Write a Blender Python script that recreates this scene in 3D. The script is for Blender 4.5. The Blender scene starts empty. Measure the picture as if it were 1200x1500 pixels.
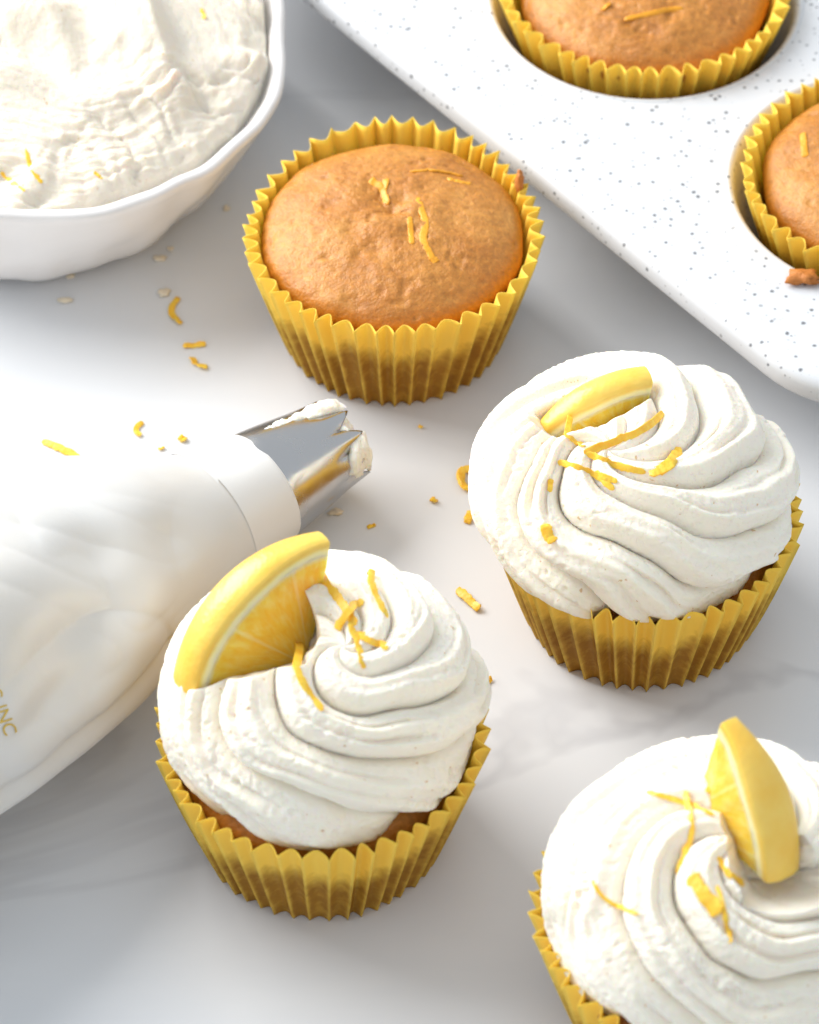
import bpy, math, random
import numpy as np
from mathutils import Vector, Matrix
from mathutils.bvhtree import BVHTree
from mathutils.geometry import delaunay_2d_cdt

# ------------------------------------------------------------------ camera
sc = bpy.context.scene
MM = 0.001
F, TH, DIST = 6000.0, math.radians(48.0), 940.0          # focal length in photo pixels, pitch, mm
CAM = np.array([0.0, -math.cos(TH), math.sin(TH)]) * DIST
FW = np.array([0.0, math.cos(TH), -math.sin(TH)])
RT = np.array([1.0, 0.0, 0.0])
UP = np.array([0.0, math.sin(TH), math.cos(TH)])
cd = bpy.data.cameras.new('camera')
co = bpy.data.objects.new('camera', cd)
sc.collection.objects.link(co)
co.location = Vector(CAM * MM)
co.rotation_euler = (math.pi / 2 - TH, 0, 0)
cd.sensor_fit = 'VERTICAL'; cd.sensor_height = 36.0; cd.sensor_width = 28.8
cd.lens = 36.0 * F / 1500.0
cd.clip_start = 0.02; cd.clip_end = 20.0
cd.dof.use_dof = True; cd.dof.focus_distance = 0.895; cd.dof.aperture_fstop = 20.0
sc.camera = co

# ------------------------------------------------------------------ world, window light, exposure
w = bpy.data.worlds.new('World'); sc.world = w; w.use_nodes = True
w.node_tree.nodes['Background'].inputs[0].default_value = (0.86, 0.93, 1.0, 1)
w.node_tree.nodes['Background'].inputs[1].default_value = 0.84
ld = bpy.data.lights.new('window_light', 'AREA')
ld.shape = 'RECTANGLE'; ld.size = 0.80; ld.size_y = 0.70
ld.energy = 20.0; ld.color = (1.0, 0.985, 0.96)
lo = bpy.data.objects.new('window_light', ld); sc.collection.objects.link(lo)
lo.location = (-0.68, 0.46, 0.56)
lo.rotation_euler = (Vector((-0.02, 0.02, 0.0)) - Vector(lo.location)).to_track_quat('-Z', 'Y').to_euler()
vs = sc.view_settings
vs.view_transform = 'Standard'; vs.look = 'None'; vs.exposure = 0.0; vs.gamma = 1.0; vs.use_curve_mapping = False

# ------------------------------------------------------------------ helpers
COL = sc.collection.objects
rng = np.random.RandomState(7)

def at(x, y, z=0.0):
    """photo pixel -> point in mm on the horizontal plane at height z"""
    d = FW * F + RT * (x - 600.0) - UP * (y - 750.0)
    return CAM + d * ((z - CAM[2]) / d[2])

def ray(x, y):
    d = FW * F + RT * (x - 600.0) - UP * (y - 750.0)
    return d / np.linalg.norm(d)

def _h(ix, iy, iz, seed):
    n = (ix * 374761393 + iy * 668265263 + iz * 2147483647 + seed * 974711) & 0xffffffff
    n = ((n ^ (n >> 13)) * 1274126177) & 0xffffffff
    n = (n ^ (n >> 16)) & 0xffffffff
    return n.astype(np.float64) / 2147483648.0 - 1.0

def noise(P, scale=1.0, seed=0):
    """smooth value noise, -1..1, P (...,3)"""
    q = np.asarray(P, float) * scale
    i = np.floor(q).astype(np.int64); f = q - i
    f = f * f * f * (f * (f * 6 - 15) + 10)
    r = 0
    for dx in (0, 1):
        for dy in (0, 1):
            for dz in (0, 1):
                wgt = (f[..., 0] if dx else 1 - f[..., 0]) * (f[..., 1] if dy else 1 - f[..., 1]) * (f[..., 2] if dz else 1 - f[..., 2])
                r = r + wgt * _h(i[..., 0] + dx, i[..., 1] + dy, i[..., 2] + dz, seed)
    return r

def fbm(P, scale, seed=0, oct=4, gain=0.5):
    a, s, r = 1.0, scale, 0
    for k in range(oct):
        r = r + a * noise(P, s, seed + 17 * k); a *= gain; s *= 2.03
    return r

def sstep(a, b, x):
    t = np.clip((x - a) / (b - a), 0, 1); return t * t * (3 - 2 * t)

def chaikin(pts, n=3):
    p = np.array(pts, float)
    for _ in range(n):
        q = 0.75 * p[:-1] + 0.25 * p[1:]; r = 0.25 * p[:-1] + 0.75 * p[1:]
        m = np.empty((2 * len(q), p.shape[1])); m[0::2] = q; m[1::2] = r
        p = np.vstack([p[:1], m, p[-1:]])
    return p

def resample(p, n):
    d = np.r_[0, np.cumsum(np.linalg.norm(np.diff(p, axis=0), axis=1))]
    t = np.linspace(0, d[-1], n)
    return np.stack([np.interp(t, d, p[:, k]) for k in range(p.shape[1])], 1)

def tag(o, label=None, cat=None, group=None, kind=None):
    if label: o['label'] = label
    if cat: o['category'] = cat
    if group: o['group'] = group
    if kind: o['kind'] = kind
    return o

def thing(name, loc, label, cat, group=None):
    o = bpy.data.objects.new(name, None); COL.link(o)
    o.location = Vector(np.array(loc) * MM); o.empty_display_size = 0.02
    tag(o, label, cat, group)
    return o

def build(name, V, Fc, mat, parent=None, loc=(0, 0, 0), smooth=True, attr=None, attr_name='stain'):
    me = bpy.data.meshes.new(name)
    me.from_pydata([tuple(v) for v in (np.asarray(V) * MM)], [], Fc)
    if smooth:
        me.polygons.foreach_set('use_smooth', [True] * len(me.polygons))
    if attr is not None:
        a = me.attributes.new(attr_name, 'FLOAT', 'POINT'); a.data.foreach_set('value', np.asarray(attr, np.float32).ravel())
    me.materials.append(mat); me.update()
    o = bpy.data.objects.new(name, me); COL.link(o)
    o.location = Vector(np.array(loc, float) * MM)
    if parent: o.parent = parent
    return o

def grid_faces(nu, nv, closed=True, flip=False):
    i = np.arange(nu - 1)[:, None]; j = np.arange(nv if closed else nv - 1)[None, :]
    j2 = (j + 1) % nv
    a = i * nv + j; b = i * nv + j2; c = (i + 1) * nv + j2; d = (i + 1) * nv + j
    q = np.stack([a, b, c, d], -1).reshape(-1, 4)
    if flip: q = q[:, ::-1]
    return q.tolist()

def solidify(o, t, off=0.0):
    m = o.modifiers.new('thickness', 'SOLIDIFY'); m.thickness = t * MM; m.offset = off

def bvh_of(objs):
    Vs, Fs, n = [], [], 0
    for o in objs:
        M = np.array(o.matrix_world) if o.parent is None else np.array(o.parent.matrix_basis @ o.matrix_basis)
        co_ = np.empty(len(o.data.vertices) * 3); o.data.vertices.foreach_get('co', co_)
        co_ = co_.reshape(-1, 3) @ M[:3, :3].T + M[:3, 3]
        Vs.append(co_); Fs += [[v + n for v in p.vertices] for p in o.data.polygons]; n += len(co_)
    return BVHTree.FromPolygons([Vector(v) for v in np.vstack(Vs)], Fs)

# ------------------------------------------------------------------ materials
def mat(name, base, rough=0.5, **kw):
    m = bpy.data.materials.new(name); m.use_nodes = True
    nt = m.node_tree; b = nt.nodes['Principled BSDF']
    b.inputs['Base Color'].default_value = (*base, 1); b.inputs['Roughness'].default_value = rough
    for k, v in kw.items(): b.inputs[k.replace('_', ' ')].default_value = v
    return m, nt, b

def N(nt, typ, **kw):
    n = nt.nodes.new(typ)
    for k, v in kw.items():
        if k in n.inputs: n.inputs[k].default_value = v
        else: setattr(n, k, v)
    return n

def coords(nt): return N(nt, 'ShaderNodeTexCoord').outputs['Object']

def tex_noise(nt, vec, scale, detail=4.0, rough=0.55, dist=0.0):
    n = N(nt, 'ShaderNodeTexNoise'); n.inputs['Scale'].default_value = scale; n.inputs['Detail'].default_value = detail
    n.inputs['Roughness'].default_value = rough; n.inputs['Distortion'].default_value = dist
    nt.links.new(vec, n.inputs['Vector']); return n.outputs['Fac']

def ramp(nt, fac, stops):
    r = N(nt, 'ShaderNodeValToRGB'); cr = r.color_ramp
    while len(cr.elements) < len(stops): cr.elements.new(0.5)
    for e, (p, c) in zip(cr.elements, stops): e.position = p; e.color = (*c, 1) if len(c) == 3 else c
    nt.links.new(fac, r.inputs['Fac']); return r.outputs['Color']

def mix(nt, fac, a, b, mode='MIX'):
    m = N(nt, 'ShaderNodeMix', data_type='RGBA', blend_type=mode)
    for s, i in ((fac, 0), (a, 6), (b, 7)):
        if hasattr(s, 'links'): nt.links.new(s, m.inputs[i])
        elif isinstance(s, (int, float)): m.inputs[i].default_value = s
        else: m.inputs[i].default_value = (*s, 1)
    return m.outputs[2]

def bump(nt, b, h, strength, dist):
    n = N(nt, 'ShaderNodeBump'); n.inputs['Strength'].default_value = strength; n.inputs['Distance'].default_value = dist
    nt.links.new(h, n.inputs['Height'])
    nt.links.new(n.outputs['Normal'], b.inputs['Normal']); return n

g3 = lambda v: (v, v, v)
# marble table top
M_table, nt, b = mat('white_marble', (0.7, 0.71, 0.73), 0.32)
v = coords(nt)
mp = N(nt, 'ShaderNodeMapping'); mp.inputs['Scale'].default_value = (0.55, 1.6, 1.0); mp.inputs['Rotation'].default_value = (0, 0, 0.10)
nt.links.new(v, mp.inputs['Vector']); v2 = mp.outputs['Vector']
cloud = tex_noise(nt, v2, 7.0, 5.0, 0.55, 0.6)
base = ramp(nt, cloud, [(0.30, (0.665, 0.68, 0.705)), (0.5, (0.71, 0.722, 0.742)), (0.75, (0.74, 0.748, 0.76))])
vn = tex_noise(nt, v2, 4.2, 6.0, 0.5, 1.1)
vein = ramp(nt, vn, [(0.490, g3(0)), (0.498, g3(1)), (0.502, g3(1)), (0.512, g3(0))])
vn2 = tex_noise(nt, v2, 2.6, 4.0, 0.5, 0.5)
vmask = ramp(nt, vn2, [(0.45, g3(0)), (0.60, g3(0.35))])
vf = mix(nt, 1.0, vein, vmask, 'MULTIPLY')
base = mix(nt, vf, base, (0.36, 0.36, 0.385))
nt.links.new(base, b.inputs['Base Color'])
rr = ramp(nt, tex_noise(nt, v, 60.0, 3.0), [(0.3, g3(0.28)), (0.7, g3(0.40))]); nt.links.new(rr, b.inputs['Roughness'])

# buttercream
def cream(name, base, crumbs=True):
    m, nt, b = mat(name, base, 0.52, Subsurface_Weight=0.5, Subsurface_Scale=0.003)
    b.inputs['Subsurface Radius'].default_value = (1.0, 0.62, 0.28)
    b.inputs['Specular IOR Level'].default_value = 0.35
    v = coords(nt)
    big = tex_noise(nt, v, 90.0, 3.0)
    c = mix(nt, big, tuple(x * k for x, k in zip(base, (0.97, 0.955, 0.92))), tuple(min(1, x * 1.03) for x in base))
    if crumbs:
        sp = tex_noise(nt, v, 620.0, 2.0, 0.5)
        f = ramp(nt, sp, [(0.71, g3(0)), (0.75, g3(0.7))])
        c = mix(nt, f, c, (0.62, 0.36, 0.12))
    nt.links.new(c, b.inputs['Base Color'])
    a = tex_noise(nt, v, 900.0, 6.0, 0.65)
    pit = ramp(nt, tex_noise(nt, v, 1500.0, 2.0, 0.5), [(0.30, g3(0)), (0.42, g3(1))])
    h = mix(nt, 0.5, a, pit)
    bump(nt, b, h, 0.6, 0.00045)
    return m
M_cream = cream('buttercream', (0.93, 0.87, 0.765))
M_cream_bowl = cream('whipped_buttercream', (0.78, 0.715, 0.61))

# paper liner: yellow paper, grease-darkened where the cake touches it
M_paper, nt, b = mat('yellow_paper', (0.83, 0.53, 0.055), 0.6)
b.inputs['Specular IOR Level'].default_value = 0.2
at_ = N(nt, 'ShaderNodeAttribute', attribute_name='stain')
v = coords(nt)
f1 = tex_noise(nt, v, 260.0, 4.0)
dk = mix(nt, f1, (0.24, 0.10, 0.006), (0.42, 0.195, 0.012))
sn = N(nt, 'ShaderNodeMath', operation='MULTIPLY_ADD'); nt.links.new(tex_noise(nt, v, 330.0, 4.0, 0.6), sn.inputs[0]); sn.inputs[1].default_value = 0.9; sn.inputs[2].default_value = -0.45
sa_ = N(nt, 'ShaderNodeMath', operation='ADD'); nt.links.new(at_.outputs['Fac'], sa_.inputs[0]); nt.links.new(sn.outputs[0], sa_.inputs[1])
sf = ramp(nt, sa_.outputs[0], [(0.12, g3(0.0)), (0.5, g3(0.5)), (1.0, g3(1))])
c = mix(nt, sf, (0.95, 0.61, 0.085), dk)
nt.links.new(c, b.inputs['Base Color'])
b.inputs['Subsurface Weight'].default_value = 0.15; b.inputs['Subsurface Scale'].default_value = 0.0015
b.inputs['Subsurface Radius'].default_value = (1.0, 0.6, 0.1)
bump(nt, b, tex_noise(nt, v, 700.0, 4.0), 0.2, 0.0002)

# cake
M_cake, nt, b = mat('cake_crust', (0.6, 0.3, 0.09), 0.42, Subsurface_Weight=0.2, Subsurface_Scale=0.002)
b.inputs['Subsurface Radius'].default_value = (1.0, 0.5, 0.2)
at_ = N(nt, 'ShaderNodeAttribute', attribute_name='stain')
v = coords(nt)
a = tex_noise(nt, v, 75.0, 5.0, 0.6)
cc = ramp(nt, a, [(0.3, (0.41, 0.145, 0.017)), (0.5, (0.51, 0.205, 0.031)), (0.7, (0.58, 0.265, 0.055))])
cc = mix(nt, at_.outputs['Fac'], cc, (0.46, 0.165, 0.010))
fine = tex_noise(nt, v, 750.0, 4.0, 0.6)
cc = mix(nt, 0.4, cc, ramp(nt, fine, [(0.3, g3(0.25)), (0.7, g3(0.78))]), 'OVERLAY')
nt.links.new(cc, b.inputs['Base Color'])
bump(nt, b, mix(nt, 0.5, fine, tex_noise(nt, v, 1700.0, 3.0, 0.6)), 0.8, 0.0006)
# crumb (cut or rough side)
M_crumb, nt, b = mat('toasted_crumb', (0.50, 0.17, 0.03), 0.6)
bump(nt, b, tex_noise(nt, coords(nt), 900.0, 4.0), 0.6, 0.0005)

# speckled enamel
M_tin, nt, b = mat('speckled_enamel', (0.75, 0.765, 0.785), 0.3)
v = coords(nt)
vo = N(nt, 'ShaderNodeTexVoronoi', feature='F1'); vo.inputs['Scale'].default_value = 580.0; nt.links.new(v, vo.inputs['Vector'])
n1 = tex_noise(nt, v, 1100.0, 2.0)
sepc = N(nt, 'ShaderNodeSeparateColor'); nt.links.new(vo.outputs['Color'], sepc.inputs[0])
sz = N(nt, 'ShaderNodeMath', operation='POWER'); nt.links.new(sepc.outputs[0], sz.inputs[0]); sz.inputs[1].default_value = 1.7
s2 = N(nt, 'ShaderNodeMath', operation='MULTIPLY'); nt.links.new(sz.outputs[0], s2.inputs[0]); s2.inputs[1].default_value = 0.36
wob = N(nt, 'ShaderNodeMath', operation='MULTIPLY_ADD'); nt.links.new(n1, wob.inputs[0]); wob.inputs[1].default_value = 0.34; wob.inputs[2].default_value = -0.17
d2 = N(nt, 'ShaderNodeMath', operation='ADD'); nt.links.new(vo.outputs['Distance'], d2.inputs[0]); nt.links.new(wob.outputs[0], d2.inputs[1])
lt = N(nt, 'ShaderNodeMath', operation='SUBTRACT'); nt.links.new(s2.outputs[0], lt.inputs[0]); nt.links.new(d2.outputs[0], lt.inputs[1])
sm = N(nt, 'ShaderNodeMapRange'); nt.links.new(lt.outputs[0], sm.inputs['Value'])
sm.inputs['From Min'].default_value = -0.06; sm.inputs['From Max'].default_value = 0.16; sm.inputs['To Max'].default_value = 0.85
c = mix(nt, sm.outputs[0], (0.655, 0.67, 0.695), (0.08, 0.085, 0.095))
nt.links.new(c, b.inputs['Base Color'])

M_ceramic, nt, b = mat('glazed_ceramic', (0.83, 0.80, 0.785), 0.16)
v = coords(nt)
c = ramp(nt, tex_noise(nt, v, 22.0, 4.0), [(0.3, (0.70, 0.665, 0.645)), (0.7, (0.76, 0.74, 0.73))]); nt.links.new(c, b.inputs['Base Color'])
bump(nt, b, tex_noise(nt, v, 70.0, 3.0), 0.12, 0.002)

M_bag, nt, b = mat('white_coated_cloth', (0.84, 0.815, 0.78), 0.36, Subsurface_Weight=0.25, Subsurface_Scale=0.004)
b.inputs['Subsurface Radius'].default_value = (1.0, 0.8, 0.6)
v = coords(nt)
c = ramp(nt, tex_noise(nt, v, 18.0, 3.0), [(0.3, (0.70, 0.645, 0.57)), (0.65, (0.77, 0.75, 0.72))]); nt.links.new(c, b.inputs['Base Color'])
bump(nt, b, tex_noise(nt, v, 160.0, 4.0), 0.10, 0.001)
M_cuff, nt, b = mat('white_plastic_cuff', (0.76, 0.745, 0.72), 0.33)
bump(nt, b, tex_noise(nt, coords(nt), 120.0, 3.0), 0.08, 0.001)
M_gold, nt, b = mat('gold_print', (0.62, 0.42, 0.06), 0.5)
M_steel, nt, b = mat('stainless_steel', (0.50, 0.49, 0.485), 0.25, Metallic=1.0)
v = coords(nt)
nt.links.new(ramp(nt, tex_noise(nt, v, 140.0, 4.0), [(0.3, g3(0.14)), (0.7, g3(0.30))]), b.inputs['Roughness'])

# lemon
M_rind, nt, b = mat('lemon_rind', (0.88, 0.56, 0.04), 0.30, Subsurface_Weight=0.25, Subsurface_Scale=0.003)
b.inputs['Subsurface Radius'].default_value = (1.0, 0.7, 0.1)
v = coords(nt)
nt.links.new(ramp(nt, tex_noise(nt, v, 120.0, 4.0), [(0.3, (0.91, 0.53, 0.065)), (0.7, (0.94, 0.63, 0.13))]), b.inputs['Base Color'])
vo = N(nt, 'ShaderNodeTexVoronoi'); vo.inputs['Scale'].default_value = 900.0; nt.links.new(v, vo.inputs['Vector'])
bump(nt, b, vo.outputs['Distance'], 0.22, 0.0003)
def lemon_inside(name, weight, scale, rough):
    """colour follows the depth below the skin: skin, cream-white pith, juicy flesh with pale membranes"""
    m, nt, b = mat(name, (0.9, 0.6, 0.06), rough, Subsurface_Weight=weight, Subsurface_Scale=scale)
    b.inputs['Subsurface Radius'].default_value = (1.0, 0.78, 0.22)
    at_ = N(nt, 'ShaderNodeAttribute', attribute_name='stain')
    v = coords(nt)
    sx = N(nt, 'ShaderNodeSeparateXYZ'); nt.links.new(v, sx.inputs[0])
    an = N(nt, 'ShaderNodeMath', operation='ARCTAN2'); nt.links.new(sx.outputs[1], an.inputs[0]); nt.links.new(sx.outputs[0], an.inputs[1])
    cx = N(nt, 'ShaderNodeCombineXYZ')
    k1 = N(nt, 'ShaderNodeMath', operation='MULTIPLY'); nt.links.new(an.outputs[0], k1.inputs[0]); k1.inputs[1].default_value = 1.0
    k2 = N(nt, 'ShaderNodeMath', operation='MULTIPLY'); nt.links.new(at_.outputs['Fac'], k2.inputs[0]); k2.inputs[1].default_value = 0.016
    k3 = N(nt, 'ShaderNodeMath', operation='MULTIPLY'); nt.links.new(sx.outputs[2], k3.inputs[0]); k3.inputs[1].default_value = 45.0
    for q, s_ in enumerate((k1, k2, k3)): nt.links.new(s_.outputs[0], cx.inputs[q])
    pulp = tex_noise(nt, cx.outputs[0], 17.0, 3.0, 0.6, 0.5)
    fl = ramp(nt, pulp, [(0.30, (0.92, 0.51, 0.035)), (0.5, (0.94, 0.59, 0.07)), (0.72, (0.96, 0.68, 0.15))])
    fr = N(nt, 'ShaderNodeMath', operation='MULTIPLY_ADD'); nt.links.new(an.outputs[0], fr.inputs[0]); fr.inputs[1].default_value = 1.45; fr.inputs[2].default_value = 10.2
    pf = N(nt, 'ShaderNodeMath', operation='FRACT'); nt.links.new(fr.outputs[0], pf.inputs[0])
    mem = ramp(nt, pf.outputs[0], [(0.0, g3(0)), (0.46, g3(0)), (0.5, g3(0.35)), (0.54, g3(0)), (1.0, g3(0))])
    fl = mix(nt, mem, fl, (0.96, 0.86, 0.52))
    dep = N(nt, 'ShaderNodeMath', operation='MULTIPLY'); nt.links.new(at_.outputs['Fac'], dep.inputs[0]); dep.inputs[1].default_value = 0.1
    wn = N(nt, 'ShaderNodeMath', operation='MULTIPLY_ADD'); nt.links.new(tex_noise(nt, v, 300.0, 3.0), wn.inputs[0]); wn.inputs[1].default_value = 0.10; nt.links.new(dep.outputs[0], wn.inputs[2])
    dd = N(nt, 'ShaderNodeMath', operation='SUBTRACT'); nt.links.new(wn.outputs[0], dd.inputs[0]); dd.inputs[1].default_value = 0.05
    skin = ramp(nt, dd.outputs[0], [(0.0, (0.92, 0.53, 0.05)), (0.10, (0.93, 0.60, 0.10)), (0.20, (0.95, 0.78, 0.38)), (0.30, (0.95, 0.80, 0.46))])
    isf = ramp(nt, dd.outputs[0], [(0.30, g3(0)), (0.44, g3(1))])
    nt.links.new(mix(nt, isf, skin, fl), b.inputs['Base Color'])
    bump(nt, b, pulp, 0.35, 0.0008)
    return m
M_pith = lemon_inside('lemon_pith', 0.6, 0.003, 0.5)
M_flesh = lemon_inside('lemon_flesh', 0.85, 0.007, 0.2)
M_zest, nt, b = mat('lemon_zest', (0.86, 0.52, 0.035), 0.38, Subsurface_Weight=0.2, Subsurface_Scale=0.001)
v = coords(nt)
nt.links.new(ramp(nt, tex_noise(nt, v, 500.0, 3.0), [(0.3, (0.90, 0.46, 0.018)), (0.7, (0.95, 0.64, 0.07))]), b.inputs['Base Color'])
bump(nt, b, tex_noise(nt, v, 1300.0, 3.0), 0.5, 0.0004)
M_baked_zest, nt, b = mat('baked_zest', (0.80, 0.34, 0.014), 0.4)
bump(nt, b, tex_noise(nt, coords(nt), 1300.0, 3.0), 0.5, 0.0004)

# ------------------------------------------------------------------ table
tx, ty, tt = 700, 520, 30
V = [(x, y, z) for z in (-tt, 0) for (x, y) in ((-tx, -ty), (tx, -ty), (tx, ty), (-tx, ty))]
tbl = build('table', V, [[3, 2, 1, 0], [4, 5, 6, 7], [0, 1, 5, 4], [1, 2, 6, 5], [2, 3, 7, 6], [3, 0, 4, 7]], M_table, smooth=False)
tag(tbl, 'white marble table top with faint grey veins', kind='structure')

# ------------------------------------------------------------------ cupcake parts
HL, RTOP, RBOT, NP = 34.0, 33.6, 25.0, 46

def make_liner(parent, seed, dent=()):
    r_ = np.random.RandomState(seed)
    per = 12; nv = NP * per
    ph = np.arange(nv) / nv * 2 * np.pi
    k = np.arange(nv) // per
    # each pleat has its own width, depth and height
    wd = 1 + 0.22 * r_.uniform(-1, 1, NP); ed = np.r_[0, np.cumsum(wd)]; ed = ed / ed[-1] * 2 * np.pi
    t = (np.arange(nv) % per) / per
    phi = ed[k] + (ed[k + 1] - ed[k]) * t + r_.uniform(0, 1)
    prof = 1 - np.abs(np.sin(np.pi * t)) ** 0.95
    dep = 1.0 + 0.28 * r_.uniform(-1, 1, NP)
    tip = 0.7 * r_.uniform(-1, 1, NP)
    hts = np.array([0, 0.8, 2.5, 5, 9, 13, 17, 20, 22.5, 25, 27, 29, 31, 32.6, HL])
    rows, st = [], []
    sk = r_.uniform(-1, 1, NP)
    per_s = 0.8 * np.sin(phi * 2 + seed) + 0.6 * np.sin(phi * 3 + 2 * seed)
    for z in hts:
        f = z / HL
        amp = 1.6 + 1.45 * f ** 1.1
        r = RBOT + (RTOP - RBOT) * (f ** 0.92) + amp * dep[k] * (prof - 0.32) + per_s * f ** 2
        zz = z + (tip[k] * prof + 0.5 * per_s) * f ** 4
        for (a0, wdt, am) in dent:
            g = np.exp(-((np.angle(np.exp(1j * (phi - a0)))) / wdt) ** 2); r = r + am * g * f ** 1.5
        P = np.stack([r * np.cos(phi), r * np.sin(phi), zz], 1)
        rows.append(P)
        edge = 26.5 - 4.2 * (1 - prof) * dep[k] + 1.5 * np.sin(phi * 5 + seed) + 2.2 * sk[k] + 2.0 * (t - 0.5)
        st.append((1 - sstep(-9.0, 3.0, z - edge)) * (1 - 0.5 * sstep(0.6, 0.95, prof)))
    V = np.vstack([np.array([[0, 0, 0.25]])] + rows); A = np.r_[1.0, np.concatenate(st)]
    nu = len(hts)
    Fc = [[a + 1 for a in q] for q in grid_faces(nu, nv)]
    Fc += [[0, 1 + (j + 1) % nv, 1 + j] for j in range(nv)]
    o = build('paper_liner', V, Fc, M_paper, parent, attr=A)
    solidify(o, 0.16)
    return o

def make_cake(parent, seed, dome=8.0, R=31.6, edge_z=28.0, dimples=(), shift=(0, 0)):
    nr, nv = 110, 220
    ph = np.arange(nv) / nv * 2 * np.pi
    s = np.linspace(0, 1, nr)
    pr = resample(chaikin([(R - 5.2, 9.0), (R - 2.2, edge_z - 7), (R - 0.5, edge_z - 2.5), (R, edge_z), (R - 1.0, edge_z + 1.8), (R * 0.90, edge_z + 3.6),
                           (R * 0.72, edge_z + 2.6 + dome * 0.50), (R * 0.45, edge_z + 2.6 + dome * 0.80), (R * 0.2, edge_z + 2.6 + dome * 0.95), (0.0, edge_z + 2.6 + dome)]), nr)
    r = pr[:, :1] * np.ones((1, nv)); z = pr[:, 1:] * np.ones((1, nv))
    c, s_ = np.cos(ph)[None], np.sin(ph)[None]
    dirn = np.stack([c * np.ones_like(r), s_ * np.ones_like(r), np.zeros_like(r)], -1)
    wob = 0.5 * noise(dirn * 3.0 + seed, 1.0, seed)
    r = r + wob * sstep(0, 6, r)
    P = np.stack([r * c, r * s_, z], -1)
    top = sstep(edge_z - 1, edge_z + 3, z)
    dz = 0.6 * fbm(P, 1 / 14.0, seed, 3) + 0.11 * fbm(P, 1 / 3.5, seed + 5, 3) + 0.10 * noise(P, 1 / 0.9, seed + 8)
    pits = noise(P, 1 / 2.6, seed + 31); dz = dz - 0.45 * sstep(0.60, 0.8, pits) - 0.25 * sstep(0.55, 0.8, noise(P, 1 / 1.2, seed + 33))
    for (x, y, rad, dep) in dimples:
        q = noise(P, 1 / 5.0, seed + 3) * 0.35
        g = np.exp(-(((P[..., 0] - x) ** 2 + (P[..., 1] - y) ** 2) / rad ** 2) * (1 + q)); dz = dz - dep * g
    P[..., 2] += dz * top
    P[..., 0] += shift[0]; P[..., 1] += shift[1]
    stain = sstep(R * 0.86, R * 0.99, r + 1.0 * noise(P, 0.25, seed)) * 0.9 + 0.25 * sstep(0.1, 0.9, fbm(P, 1 / 9.0, seed + 50, 3))
    return build('cake', P.reshape(-1, 3), grid_faces(nr, nv), M_cake, parent, attr=np.clip(stain, 0, 1))

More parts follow.
